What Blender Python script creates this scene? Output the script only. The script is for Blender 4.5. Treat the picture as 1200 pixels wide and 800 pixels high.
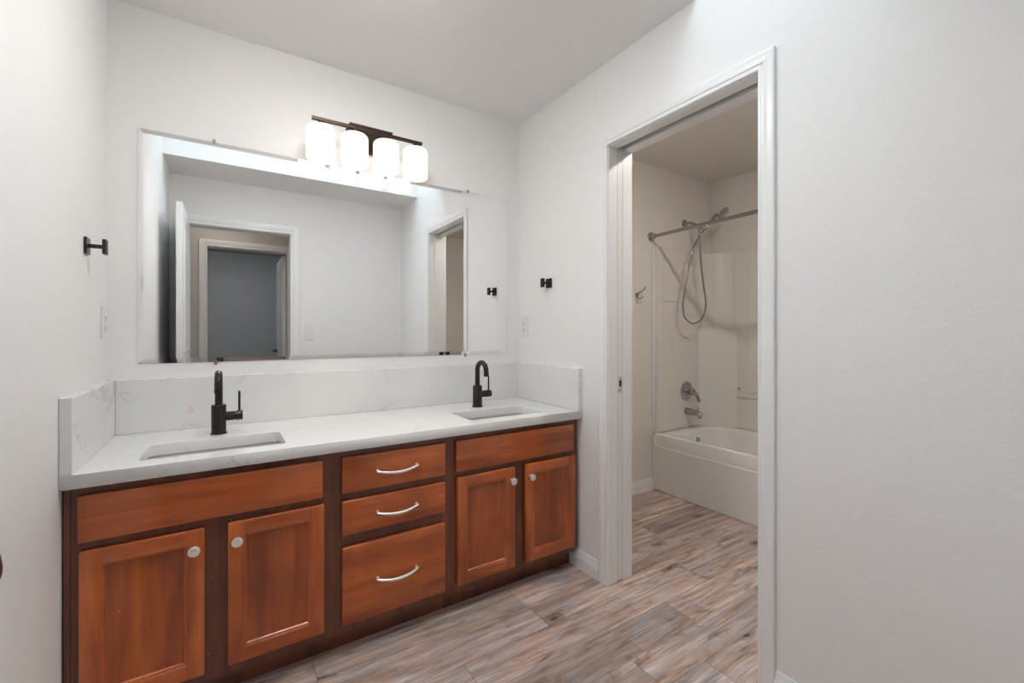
import bpy, bmesh, math, random
from math import sin, cos, pi, radians
from mathutils import Vector, Matrix

for o in list(bpy.data.objects):
    bpy.data.objects.remove(o)
SC = bpy.context.scene
COL = SC.collection

# ------------------------------------------------------------------ camera
cam_d = bpy.data.cameras.new('camera')
cam = bpy.data.objects.new('camera', cam_d)
COL.objects.link(cam)
cam.location = (0.3803, -2.2258, 1.1754)
cam.rotation_euler = (radians(90), 0, radians(-33.02))
cam_d.sensor_width = 36
cam_d.lens = 516.15 / 1200 * 36
cam_d.shift_x = -1.77 / 1200
cam_d.shift_y = -9.72 / 1200
cam_d.clip_start = 0.01
SC.camera = cam

# ------------------------------------------------------------------ exposure, sky, lamps
SC.view_settings.view_transform = 'Standard'
SC.view_settings.look = 'None'
SC.view_settings.gamma = 1
SC.view_settings.use_curve_mapping = False
SC.view_settings.exposure = 0.0

SKY = 5.4            # overcast sky seen only through the skylight
SHADE = 1.2           # glowing glass of the vanity lamps
BULB = 10.0           # bulbs inside the shades
HALL_FILL = 7.6           # unseen hall ceiling lamp, added as fill from behind the camera
BATH = 460.0            # ceiling light over the tub room
ROOM_FILL = 52.0           # unseen ceiling lamp, added to even out the vanity room's brightness
BED_FILL = 42.0             # unseen lamp, added to give the far bedroom some light

w = bpy.data.worlds.new('sky'); SC.world = w
w.use_nodes = True
bg = w.node_tree.nodes['Background']
bg.inputs[0].default_value = (0.88, 0.94, 1.0, 1)
bg.inputs[1].default_value = SKY

SKX0, SKX1, SKY0, SKY1, SKZ = 0.0, 1.868, -1.72, -1.206, 3.15   # skylight shaft


def area(name, loc, sx, sy, power, color, rot=(0, 0, 0), portal=False):
    d = bpy.data.lights.new(name, 'AREA')
    d.shape = 'RECTANGLE'; d.size = sx; d.size_y = sy
    d.energy = power; d.color = color
    if portal:
        d.cycles.is_portal = True
    o = bpy.data.objects.new(name, d)
    COL.objects.link(o); o.location = loc; o.rotation_euler = rot
    return o


area('skylight_portal', ((SKX0 + SKX1) / 2, (SKY0 + SKY1) / 2, SKZ + .06), SKX1 - SKX0, SKY1 - SKY0, 1,
     (1, 1, 1), portal=True)

# ------------------------------------------------------------------ materials
def lin(r, g, b):
    f = lambda c: (c / 255 / 12.92) if c / 255 <= .04045 else ((c / 255 + .055) / 1.055) ** 2.4
    return (f(r), f(g), f(b), 1)


class NT:
    def __init__(s, name):
        s.m = bpy.data.materials.new(name); s.m.use_nodes = True
        s.t = s.m.node_tree; s.b = s.t.nodes['Principled BSDF']

    def n(s, typ, **k):
        nd = s.t.nodes.new(typ)
        for a, v in k.items():
            if a.startswith('i_'):
                key = a[2:]
                key = int(key) if key.isdigit() else key.replace('_', ' ')
                nd.inputs[key].default_value = v
            else:
                setattr(nd, a, v)
        return nd

    def l(s, a, b):
        s.t.links.new(a, b)

    def math(s, op, a, b=None):
        nd = s.t.nodes.new('ShaderNodeMath'); nd.operation = op
        for i, v in enumerate((a, b)):
            if v is None: continue
            if isinstance(v, (int, float)): nd.inputs[i].default_value = v
            else: s.l(v, nd.inputs[i])
        return nd.outputs[0]

    def ramp(s, fac, stops, interp='LINEAR'):
        nd = s.t.nodes.new('ShaderNodeValToRGB'); cr = nd.color_ramp; cr.interpolation = interp
        while len(cr.elements) < len(stops): cr.elements.new(.5)
        for e, (p, c) in zip(cr.elements, stops):
            e.position = p; e.color = c
        s.l(fac, nd.inputs[0]); return nd.outputs[0]

    def mix(s, fac, a, b, mode='MIX'):
        nd = s.t.nodes.new('ShaderNodeMix'); nd.data_type = 'RGBA'; nd.blend_type = mode
        for i, v in ((0, fac), (6, a), (7, b)):
            if isinstance(v, (int, float, tuple)): nd.inputs[i].default_value = v
            else: s.l(v, nd.inputs[i])
        return nd.outputs[2]

    def bump(s, h, strength, dist):
        nd = s.t.nodes.new('ShaderNodeBump')
        nd.inputs['Strength'].default_value = strength; nd.inputs['Distance'].default_value = dist
        s.l(h, nd.inputs['Height']); s.l(nd.outputs[0], s.b.inputs['Normal'])


def simple(name, col, rough=.5, metal=0.0, noise=0.03, scale=30, bump=0, bscale=100, coat=0, spec=.5):
    k = NT(name)
    tc = k.n('ShaderNodeTexCoord')
    nz = k.n('ShaderNodeTexNoise', i_Scale=scale, i_Detail=4.0); k.l(tc.outputs['Object'], nz.inputs['Vector'])
    c2 = tuple(max(0, c * (1 - noise * 2)) for c in col[:3]) + (1,)
    c = k.ramp(nz.outputs[0], [(.3, c2), (.7, col)])
    k.l(c, k.b.inputs['Base Color'])
    k.b.inputs['Roughness'].default_value = rough; k.b.inputs['Metallic'].default_value = metal
    k.b.inputs['Coat Weight'].default_value = coat
    k.b.inputs['Specular IOR Level'].default_value = spec
    if bump:
        n2 = k.n('ShaderNodeTexNoise', i_Scale=bscale, i_Detail=3.0); k.l(tc.outputs['Object'], n2.inputs['Vector'])
        k.bump(n2.outputs[0], bump, .002)
    return k.m


M = {}
M['wall'] = simple('wall_paint', (.885, .878, .870, 1), .6, noise=.006, bump=.35, bscale=110, spec=.3)
M['ceiling'] = simple('ceiling_paint', (.89, .875, .855, 1), .7, noise=.01, bump=.4, bscale=45, spec=.2)
M['trim'] = simple('trim_paint', (.88, .88, .88, 1), .32, noise=.004)
M['door'] = simple('door_paint', (.83, .83, .83, 1), .35, noise=.004)
M['hallwall'] = simple('hall_paint', (.60, .575, .55, 1), .6, noise=.006, bump=.3, bscale=110)
M['bedwall'] = simple('bedroom_paint', (.44, .45, .455, 1), .6, noise=.01, bump=.3, bscale=110)
M['bathwall'] = simple('bath_room_paint', (.80, .765, .73, 1), .6, noise=.006, bump=.3, bscale=110, spec=.3)
M['bronze'] = simple('dark_bronze', (.045, .041, .037, 1), .32, .75, noise=.1)
M['fixture'] = simple('oil_rubbed_bronze', (.055, .036, .025, 1), .4, .7, noise=.1)
M['nickel'] = simple('satin_nickel', (.90, .87, .83, 1), .34, .75, noise=.02)
M['chrome'] = simple('chrome', (.44, .43, .42, 1), .15, 1, noise=.01)
M['rodmetal'] = simple('brushed_steel', (.40, .37, .345, 1), .3, 1, noise=.03)
M['acrylic'] = simple('white_acrylic', (.82, .80, .78, 1), .16, noise=.003, coat=.3)
M['china'] = simple('white_china', (.78, .77, .76, 1), .12, noise=.003, coat=.5)
M['plastic'] = simple('white_plastic', (.84, .82, .80, 1), .3, noise=.003)
M['dark'] = simple('dark_recess', (.012, .011, .01, 1), .7, noise=.1)


def mk_mirror():
    k = NT('mirror_silver')
    k.b.inputs['Base Color'].default_value = (.93, .94, .94, 1)
    k.b.inputs['Metallic'].default_value = 1; k.b.inputs['Roughness'].default_value = 0.004
    return k.m


M['mirror'] = mk_mirror()


def emit(name, col, s):
    k = NT(name)
    k.b.inputs['Base Color'].default_value = (.16, .16, .155, 1)
    k.b.inputs['Roughness'].default_value = .25
    k.b.inputs['Emission Color'].default_value = col
    k.b.inputs['Emission Strength'].default_value = s
    return k.m


M['shade'] = emit('opal_glass_lit', (1, .915, .82, 1), SHADE)
M['bulb'] = emit('lit_bulb', (1, .92, .82, 1), BULB)
M['hall_fill'] = emit('hall_fill_glow', (1, .90, .80, 1), HALL_FILL)
M['bath_lamp'] = emit('bath_lamp_glass', (1, .93, .84, 1), BATH)
M['room_fill'] = emit('room_fill_glow', (1, .975, .955, 1), ROOM_FILL)
M['bed_fill'] = emit('bedroom_fill_glow', (.93, .97, 1, 1), BED_FILL)


def mk_glass():
    k = NT('clear_glazing')
    t = k.t; out = [n for n in t.nodes if n.type == 'OUTPUT_MATERIAL'][0]
    tr = k.n('ShaderNodeBsdfTransparent'); gl = k.n('ShaderNodeBsdfGlossy', i_Roughness=.02)
    tr.inputs[0].default_value = (.93, .97, .98, 1)
    mx = k.n('ShaderNodeMixShader'); mx.inputs[0].default_value = .06
    k.l(tr.outputs[0], mx.inputs[1]); k.l(gl.outputs[0], mx.inputs[2]); k.l(mx.outputs[0], out.inputs[0])
    return k.m


M['glass'] = mk_glass()


def mk_wood(name, axis, c_dark, c_mid, c_light, rough=.33):
    """stained maple: blotchy, fine grain running along axis"""
    k = NT(name)
    tc = k.n('ShaderNodeTexCoord'); oi = k.n('ShaderNodeObjectInfo')
    off = k.math('MULTIPLY', oi.outputs['Random'], 13.0)
    cv = k.n('ShaderNodeCombineXYZ')
    for i in range(3): k.l(off, cv.inputs[i])
    add = k.n('ShaderNodeVectorMath', operation='ADD')
    k.l(tc.outputs['Object'], add.inputs[0]); k.l(cv.outputs[0], add.inputs[1])
    mp = k.n('ShaderNodeMapping'); sc = [1, 1, 1]
    for i in range(3): sc[i] = .9 if i == axis else 9
    mp.inputs['Scale'].default_value = sc
    k.l(add.outputs[0], mp.inputs['Vector'])
    n1 = k.n('ShaderNodeTexNoise', i_Scale=2.2, i_Detail=5.0, i_Roughness=.55, i_Distortion=.6)
    k.l(mp.outputs[0], n1.inputs['Vector'])
    n2 = k.n('ShaderNodeTexNoise', i_Scale=4.0, i_Detail=3.0); k.l(add.outputs[0], n2.inputs['Vector'])
    mp2 = k.n('ShaderNodeMapping'); mp2.inputs['Scale'].default_value = [3 if i == axis else 90 for i in range(3)]
    k.l(add.outputs[0], mp2.inputs['Vector'])
    n3 = k.n('ShaderNodeTexNoise', i_Scale=2.0, i_Detail=3.0); k.l(mp2.outputs[0], n3.inputs['Vector'])
    c = k.ramp(n1.outputs[0], [(.28, c_dark), (.5, c_mid), (.74, c_light)])
    blot = k.ramp(n2.outputs[0], [(.34, (.66, .60, .58, 1)), (.64, (1.12, 1.12, 1.12, 1))])
    c = k.mix(.8, c, blot, 'MULTIPLY')
    fine = k.ramp(n3.outputs[0], [(.3, (.82, .80, .80, 1)), (.6, (1, 1, 1, 1))])
    c = k.mix(.7, c, fine, 'MULTIPLY')
    # small pale scuffs
    n4 = k.n('ShaderNodeTexNoise', i_Scale=60.0, i_Detail=2.0); k.l(add.outputs[0], n4.inputs['Vector'])
    sc_ = k.ramp(n4.outputs[0], [(.765, (0, 0, 0, 1)), (.80, (1, 1, 1, 1))])
    c = k.mix(sc_, c, lin(215, 170, 140))
    k.l(c, k.b.inputs['Base Color'])
    k.b.inputs['Roughness'].default_value = rough
    k.b.inputs['Coat Weight'].default_value = .7; k.b.inputs['Coat Roughness'].default_value = .1
    k.bump(n3.outputs[0], .08, .001)
    return k.m


WD, WM, WL = (.30, .058, .010, 1), (.47, .104, .018, 1), (.62, .165, .034, 1)
M['wood_v'] = mk_wood('stained_maple_upright_grain', 2, WD, WM, WL)
DK = lambda c: (c[0] * .80, c[1] * .76, c[2] * .72, 1)  # darker version of the same maple colours, for the door panels
M['wood_panel'] = mk_wood('stained_maple_darker_panel', 2, DK(WD), DK(WM), DK(WL))
M['wood_h'] = mk_wood('stained_maple_level_grain', 0, WD, WM, WL)
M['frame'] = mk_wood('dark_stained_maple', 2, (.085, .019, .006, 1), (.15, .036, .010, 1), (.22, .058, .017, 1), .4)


def mk_quartz():
    k = NT('white_quartz')
    tc = k.n('ShaderNodeTexCoord')
    n0 = k.n('ShaderNodeTexNoise', i_Scale=1.7, i_Detail=6.0, i_Roughness=.6, i_Distortion=1.2)
    k.l(tc.outputs['Object'], n0.inputs['Vector'])
    v = k.math('ABSOLUTE', k.math('SUBTRACT', n0.outputs[0], .5))
    vein = k.ramp(v, [(0, (1, 1, 1, 1)), (.009, (0, 0, 0, 1))])
    n1 = k.n('ShaderNodeTexNoise', i_Scale=5.0, i_Detail=4.0); k.l(tc.outputs['Object'], n1.inputs['Vector'])
    msk = k.ramp(n1.outputs[0], [(.46, (0, 0, 0, 1)), (.60, (1, 1, 1, 1))])
    fac = k.math('MULTIPLY', vein, msk)
    n2 = k.n('ShaderNodeTexNoise', i_Scale=3.0, i_Detail=3.0); k.l(tc.outputs['Object'], n2.inputs['Vector'])
    base = k.ramp(n2.outputs[0], [(.35, (.79, .785, .775, 1)), (.65, (.84, .835, .825, 1))])
    n3 = k.n('ShaderNodeTexNoise', i_Scale=70.0, i_Detail=2.0); k.l(tc.outputs['Object'], n3.inputs['Vector'])
    sp = k.ramp(n3.outputs[0], [(.70, (0, 0, 0, 1)), (.76, (1, 1, 1, 1))])
    spm = k.math('MULTIPLY', sp, msk)
    c = k.mix(k.math('MULTIPLY', fac, .5), base, (.40, .38, .36, 1))
    c = k.mix(k.math('MULTIPLY', spm, .5), c, (.45, .42, .38, 1))
    k.l(c, k.b.inputs['Base Color'])
    k.b.inputs['Roughness'].default_value = .16
    return k.m


M['quartz'] = mk_quartz()


def mk_floor():
    k = NT('weathered_plank_vinyl')
    geo = k.n('ShaderNodeNewGeometry'); sp = k.n('ShaderNodeSeparateXYZ'); k.l(geo.outputs['Position'], sp.inputs[0])
    x, y = sp.outputs[0], sp.outputs[1]
    PW, PL = .1525, 1.22
    yr = k.math('DIVIDE', k.math('ADD', y, 10.0 * PW + 1.2765 - 1.2765 % PW + (1.2765 % PW)), PW)
    row = k.math('FLOOR', yr); fy = k.math('FRACT', yr)
    wn = k.n('ShaderNodeTexWhiteNoise', noise_dimensions='1D'); k.l(row, wn.inputs['W'])
    xo = k.math('ADD', k.math('DIVIDE', x, PL), wn.outputs[0])
    colm = k.math('FLOOR', xo); fx = k.math('FRACT', xo)
    cv = k.n('ShaderNodeCombineXYZ'); k.l(row, cv.inputs[0]); k.l(colm, cv.inputs[1])
    wp = k.n('ShaderNodeTexWhiteNoise', noise_dimensions='3D'); k.l(cv.outputs[0], wp.inputs['Vector'])
    rnd = wp.outputs[0]
    # patches inside a plank (printed offcuts of different tone)
    pc = k.n('ShaderNodeCombineXYZ')
    k.l(k.math('FLOOR', k.math('ADD', k.math('MULTIPLY', x, 2.3), k.math('MULTIPLY', rnd, 7.0))), pc.inputs[0])
    k.l(k.math('FLOOR', k.math('MULTIPLY', yr, 2.0)), pc.inputs[1])
    wq = k.n('ShaderNodeTexWhiteNoise', noise_dimensions='3D'); k.l(pc.outputs[0], wq.inputs['Vector'])
    # coordinates with per plank shift
    c3 = k.n('ShaderNodeCombineXYZ'); k.l(k.math('ADD', x, k.math('MULTIPLY', rnd, 31.0)), c3.inputs[0])
    k.l(k.math('ADD', y, k.math('MULTIPLY', rnd, 17.0)), c3.inputs[1])
    mg = k.n('ShaderNodeMapping'); mg.inputs['Scale'].default_value = (2.4, 34, 1); k.l(c3.outputs[0], mg.inputs[0])
    g1 = k.n('ShaderNodeTexNoise', i_Scale=1.0, i_Detail=7.0, i_Roughness=.62, i_Distortion=.5)
    k.l(mg.outputs[0], g1.inputs['Vector'])
    mb = k.n('ShaderNodeMapping'); mb.inputs['Scale'].default_value = (2.6, 7.0, 1); k.l(c3.outputs[0], mb.inputs[0])
    g2 = k.n('ShaderNodeTexNoise', i_Scale=1.2, i_Detail=4.0, i_Distortion=1.5); k.l(mb.outputs[0], g2.inputs['Vector'])
    c = k.ramp(g1.outputs[0], [(.26, (.15, .100, .078, 1)), (.43, (.26, .185, .150, 1)), (.56, (.345, .262, .222, 1)),
                               (.74, (.45, .375, .335, 1))])
    grey = k.ramp(g1.outputs[0], [(.26, (.135, .112, .106, 1)), (.45, (.25, .212, .203, 1)), (.60, (.345, .305, .295, 1)),
                                  (.76, (.50, .465, .455, 1))])
    gm = k.ramp(g2.outputs[0], [(.42, (0, 0, 0, 1)), (.60, (1, 1, 1, 1))])
    c = k.mix(gm, c, grey)
    tone = k.math('ADD', 1.22, k.math('MULTIPLY', rnd, .85))
    tone = k.math('MULTIPLY', tone, k.math('ADD', .86, k.math('MULTIPLY', wq.outputs[0], .28)))
    tn = k.n('ShaderNodeCombineXYZ')
    for i in range(3): k.l(tone, tn.inputs[i])
    c = k.mix(1.0, c, tn.outputs[0], 'MULTIPLY')
    # knots
    mk = k.n('ShaderNodeMapping'); mk.inputs['Scale'].default_value = (1.35, 3.3, 1); k.l(c3.outputs[0], mk.inputs[0])
    nd_ = k.n('ShaderNodeTexNoise', i_Scale=9.0, i_Detail=3.0); k.l(c3.outputs[0], nd_.inputs['Vector'])
    vm = k.mix(.17, mk.outputs[0], nd_.outputs[1], 'ADD')
    vo = k.n('ShaderNodeTexVoronoi', voronoi_dimensions='2D', i_Scale=1.0); k.l(vm, vo.inputs['Vector'])
    kn = k.ramp(vo.outputs['Distance'], [(.02, (1, 1, 1, 1)), (.10, (0, 0, 0, 1))])
    ring = k.math('MULTIPLY', k.math('ADD', k.math('SINE', k.math('MULTIPLY', vo.outputs['Distance'], 120.0)), 1.0), .5)
    kk = k.math('MULTIPLY', kn, k.math('ADD', .55, k.math('MULTIPLY', ring, .4)))
    c = k.mix(kk, c, (.075, .042, .028, 1))
    # sharp saw marks and grain lines
    mh = k.n('ShaderNodeMapping'); mh.inputs['Scale'].default_value = (7, 150, 1); k.l(c3.outputs[0], mh.inputs[0])
    g3 = k.n('ShaderNodeTexNoise', i_Scale=1.0, i_Detail=5.0, i_Roughness=.7); k.l(mh.outputs[0], g3.inputs['Vector'])
    c = k.mix(.85, c, k.ramp(g3.outputs[0], [(.34, (.66, .62, .60, 1)), (.50, (1, 1, 1, 1)), (.68, (1.22, 1.22, 1.24, 1))]), 'MULTIPLY')
    mw = k.n('ShaderNodeMapping'); mw.inputs['Scale'].default_value = (3.5, 12, 1); k.l(c3.outputs[0], mw.inputs[0])
    g4 = k.n('ShaderNodeTexNoise', i_Scale=1.3, i_Detail=8.0, i_Roughness=.68, i_Distortion=.8); k.l(mw.outputs[0], g4.inputs['Vector'])
    c = k.mix(.9, c, k.ramp(g4.outputs[0], [(.33, (.46, .40, .36, 1)), (.45, (.95, .93, .92, 1)), (.60, (1.05, 1.04, 1.05, 1)), (.70, (1.35, 1.38, 1.42, 1))]), 'MULTIPLY')
    # seams
    ey = k.math('MINIMUM', fy, k.math('SUBTRACT', 1.0, fy))
    ex = k.math('MINIMUM', fx, k.math('SUBTRACT', 1.0, fx))
    sy = k.math('LESS_THAN', ey, .007); sx = k.math('LESS_THAN', ex, .0011)
    seam = k.math('MAXIMUM', sy, sx)
    c = k.mix(k.math('MULTIPLY', seam, .6), c, (.05, .035, .03, 1))
    k.l(c, k.b.inputs['Base Color'])
    k.b.inputs['Roughness'].default_value = .36
    k.bump(k.math('SUBTRACT', g1.outputs[0], seam), .12, .002)
    return k.m


M['floor'] = mk_floor()


def mk_surround():
    k = NT('moulded_tile_acrylic')
    geo = k.n('ShaderNodeNewGeometry'); sp = k.n('ShaderNodeSeparateXYZ'); k.l(geo.outputs['Position'], sp.inputs[0])
    d = None
    for i, off in ((0, .03), (1, .0), (2, .02)):
        f = k.math('FRACT', k.math('DIVIDE', k.math('ADD', sp.outputs[i], 10 + off), .104))
        e = k.math('MINIMUM', f, k.math('SUBTRACT', 1.0, f))
        g = k.math('LESS_THAN', e, .02)
        nrm = k.n('ShaderNodeSeparateXYZ'); k.l(geo.outputs['True Normal'], nrm.inputs[0])
        g = k.math('MULTIPLY', g, k.math('LESS_THAN', k.math('ABSOLUTE', nrm.outputs[i]), .5))
        d = g if d is None else k.math('MAXIMUM', d, g)
    k.b.inputs['Base Color'].default_value = (.80, .765, .73, 1)
    k.b.inputs['Roughness'].default_value = .2
    k.bump(k.math('SUBTRACT', 1.0, d), 1.0, .003)
    return k.m


M['tile'] = mk_surround()

# ------------------------------------------------------------------ mesh helpers
def bm_new(): return bmesh.new()


def box(bm, x0, x1, y0, y1, z0, z1, bev=0, seg=1, mi=0):
    if x0 > x1: x0, x1 = x1, x0
    if y0 > y1: y0, y1 = y1, y0
    if z0 > z1: z0, z1 = z1, z0
    vs = [bm.verts.new((x, y, z)) for z in (z0, z1) for y in (y0, y1) for x in (x0, x1)]
    fs = [(0, 2, 3, 1), (4, 5, 7, 6), (0, 1, 5, 4), (2, 6, 7, 3), (0, 4, 6, 2), (1, 3, 7, 5)]
    faces = [bm.faces.new([vs[i] for i in f]) for f in fs]
    for f in faces: f.material_index = mi
    if bev:
        es = list({e for f in faces for e in f.edges})
        r = bmesh.ops.bevel(bm, geom=es, offset=bev, segments=seg, affect='EDGES', profile=.5)
        for f in r['faces']: f.material_index = mi
    return bm


def loft(bm, rings, closed=True, cap0=False, cap1=False, mi=0):
    R = [[bm.verts.new(p) for p in ring] for ring in rings]
    n = len(R[0])
    for a, b in zip(R, R[1:]):
        for i in range(n if closed else n - 1):
            j = (i + 1) % n
            f = bm.faces.new((a[i], a[j], b[j], b[i])); f.material_index = mi
    if cap0: bm.faces.new(list(reversed(R[0]))).material_index = mi
    if cap1: bm.faces.new(R[-1]).material_index = mi
    return R


def frame_of(d):
    d = d.normalized()
    a = Vector((0, 0, 1)) if abs(d.z) < .9 else Vector((1, 0, 0))
    u = d.cross(a).normalized(); v = d.cross(u).normalized()
    return u, v


def lathe(bm, prof, origin=(0, 0, 0), axis=(0, 0, 1), n=28, mi=0):
    """prof: list of (radius, height) along axis from origin"""
    o = Vector(origin); d = Vector(axis).normalized(); u, v = frame_of(d)
    rings = []
    for r, h in prof:
        r = max(r, 1e-5)
        rings.append([o + d * h + u * (r * cos(2 * pi * i / n)) + v * (r * sin(2 * pi * i / n)) for i in range(n)])
    loft(bm, rings, True, prof[0][0] > 1e-4, prof[-1][0] > 1e-4, mi)
    return bm


def catmull(pts, sub=6):
    P = [Vector(p) for p in pts]; out = []
    for i in range(len(P) - 1):
        p0 = P[max(i - 1, 0)]; p1 = P[i]; p2 = P[i + 1]; p3 = P[min(i + 2, len(P) - 1)]
        for k in range(sub):
            t = k / sub
            out.append(.5 * ((2 * p1) + (-p0 + p2) * t + (2 * p0 - 5 * p1 + 4 * p2 - p3) * t * t + (-p0 + 3 * p1 - 3 * p2 + p3) * t ** 3))
    out.append(P[-1]); return out


def tube(bm, pts, r, n=14, mi=0, flat=1.0):
    P = [Vector(p) for p in pts]
    rs = r if isinstance(r, (list, tuple)) else [r] * len(P)
    t0 = (P[1] - P[0]).normalized(); u, v = frame_of(t0)
    rings = []
    for i, p in enumerate(P):
        t = (P[min(i + 1, len(P) - 1)] - P[max(i - 1, 0)]).normalized()
        u = (u - t * u.dot(t)).normalized(); v = t.cross(u)
        rings.append([p + u * (rs[i] * cos(2 * pi * k / n)) + v * (rs[i] * flat * sin(2 * pi * k / n)) for k in range(n)])
    loft(bm, rings, True, True, True, mi)
    return bm


def prism(bm, poly, axis, a0, a1, mi=0):
    """poly of 2-D points in the two other axes (in xyz order), extruded along axis"""
    def mk(p, a):
        q = list(p); q.insert(axis, a); return q
    loft(bm, [[mk(p, a0) for p in poly], [mk(p, a1) for p in poly]], True, True, True, mi)
    return bm


def rrect(cx, cy, hx, hy, r, z, n=5):
    pts = []
    for sx, sy, a0 in ((1, 1, 0), (-1, 1, 90), (-1, -1, 180), (1, -1, 270)):
        for k in range(n + 1):
            a = radians(a0 + 90 * k / n)
            pts.append((cx + sx * (hx - r) + r * cos(a), cy + sy * (hy - r) + r * sin(a), z))
    return pts


def wloc(o):
    v = Vector((0, 0, 0))
    while o is not None:
        v += o.location; o = o.parent
    return v


def obj(name, bm, mats, parent=None, smooth=None, loc=None):
    """ONE mesh object; the mesh is built in world coordinates"""
    bmesh.ops.recalc_face_normals(bm, faces=bm.faces)
    me = bpy.data.meshes.new(name)
    base = wloc(parent) if parent else (Vector(loc) if loc else Vector((0, 0, 0)))
    bmesh.ops.translate(bm, verts=bm.verts, vec=-base)
    bm.to_mesh(me); bm.free()
    if not isinstance(mats, (list, tuple)): mats = [mats]
    for m in mats: me.materials.append(m)
    if smooth:
        me.polygons.foreach_set('use_smooth', [True] * len(me.polygons))
        try:
            me.set_sharp_from_angle(angle=radians(smooth))
        except Exception:
            pass
    o = bpy.data.objects.new(name, me); COL.objects.link(o)
    if parent: o.parent = parent
    else: o.location = base
    return o


def thing(name, label, cat, loc=(0, 0, 0), group=None):
    o = bpy.data.objects.new(name, None); COL.objects.link(o); o.location = loc
    o.empty_display_size = .05
    o['label'] = label; o['category'] = cat
    if group: o['group'] = group
    return o


def tag(o, label, cat, group=None):
    o['label'] = label; o['category'] = cat
    if group: o['group'] = group
    return o


def struct(name, bm, m, parent=None, smooth=None):
    o = obj(name, bm, m, parent, smooth)
    if parent is None: o['kind'] = 'structure'
    return o


def copy_tree(o, parent=None, loc=None):
    c = o.copy(); COL.objects.link(c); c.parent = parent
    if loc is not None: c.location = loc
    for ch in [k for k in bpy.data.objects if k.parent == o]:
        copy_tree(ch, c)
    return c


# ------------------------------------------------------------------ the room
W = 1.868            # face of the right wall
WT = 2.022           # its far face (tub room side)
L = -2.18            # face of the entry wall
LT = -2.295
H = 2.44
TX = 3.82            # far wall of the tub room
B = bm_new

bm = B(); box(bm, -1.2, 4.0, -6.2, .12, -.12, 0); struct('floor', bm, M['floor'])

# ceiling of the vanity room with the skylight hole, over the whole flat
bm = B()
box(bm, -.12, WT, SKY1, .12, H, H + .12)
box(bm, -.12, WT, LT, SKY0, H, H + .12)
struct('ceiling', bm, M['ceiling'])
bm = B()
box(bm, -.12, 0, SKY0 - .1, SKY1 + .1, H + .12, SKZ)
box(bm, W, WT, SKY0 - .1, SKY1 + .1, H + .12, SKZ)
box(bm, 0, W, SKY1, SKY1 + .1, H + .12, SKZ)
box(bm, 0, W, SKY0 - .1, SKY0, H + .12, SKZ)
struct('wall_skylight_shaft', bm, M['wall'])
bm = B()
for a in ((-.1, W + .1, SKY1 - .02, SKY1 + .09), (-.1, W + .1, SKY0 - .09, SKY0 + .02),
          (-.1, .02, SKY0 + .02, SKY1 - .02), (W - .02, W + .1, SKY0 + .02, SKY1 - .02)):
    box(bm, a[0], a[1], a[2], a[3], SKZ, SKZ + .05)
win = struct('window_1', bm, M['trim'])
bm = B(); box(bm, .02, W - .02, SKY0 + .02, SKY1 - .02, SKZ + .02, SKZ + .026); obj('glass_pane', bm, M['glass'], win)

bm = B(); box(bm, -.12, TX + .12, 0, .12, 0, H); struct('wall_back', bm, [M['wall']])
bm = B(); box(bm, -.12, 0, LT, 0, 0, H + .12); struct('wall_left', bm, M['wall'])

# right wall with a pocket door opening
OY0, OY1, OZ = -.748, -1.437, 2.046
SL0, SL1 = 1.9262, 1.9638      # door slot
bm = B()
for x0, x1 in ((W, SL0 - .004), (SL1 + .004, WT)):
    box(bm, x0, x1, 0, OY0 + .0135, 0, H + .12)
    box(bm, x0, x1, OY0 + .0135, OY1, OZ + .016, 2.11)
box(bm, SL0 - .004, SL1 + .004, 0, -.03, 0, H + .12)
box(bm, SL0 - .004, SL1 + .004, -.03, OY0 + .0135, 2.11, H + .12)
box(bm, W, WT, OY0 + .0135, OY1, 2.11, H + .12)
box(bm, W, WT, OY1 - .015, LT, 0, H + .12)
box(bm, W, WT, OY1, OY1 - .015, OZ + .016, H + .12)
struct('wall_right', bm, M['wall'])

# entry wall (the camera stands in its doorway)
EX0, EX1, EZ = .10, .853, 2.055
bm = B()
box(bm, 0, EX0 - .015, L, LT, 0, H)
box(bm, EX1 + .015, W, L, LT, 0, H)
box(bm, EX0 - .015, EX1 + .015, L, LT, EZ + .015, H)
struct('wall_front', bm, M['wall'])


def casing(name, plane, a0, a1, top, wdt, dep, horiz, sgn, mat, sill=0.0):
    """moulded door casing; plane = coordinate of the wall face, horiz = axis along the wall (0 x, 1 y),
    sgn = direction it stands proud of the wall"""
    prof = [(0, 0), (0, .55), (.04, .72), (.16, .72), (.22, .62), (.30, .62), (.36, .85), (.62, 1.0), (.90, 1.0), (1, .85), (1, 0)]
    lo, hi = min(a0, a1), max(a0, a1)
    bm = B(); rings = []
    for t, d in prof:
        o = t * wdt; dd = plane + sgn * d * dep
        path = [(lo - o, sill), (lo - o, top + o), (hi + o, top + o), (hi + o, sill)]
        rings.append([((p[0], dd, p[1]) if horiz == 0 else (dd, p[0], p[1])) for p in path])
    R = [[bm.verts.new(p) for p in ring] for ring in rings]
    m = len(R)
    for a in range(m):
        b = (a + 1) % m
        for i in range(3): bm.faces.new((R[a][i], R[a][i + 1], R[b][i + 1], R[b][i]))
    bm.faces.new([r[0] for r in R]); bm.faces.new([r[-1] for r in R])
    return struct(name, bm, mat)


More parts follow.
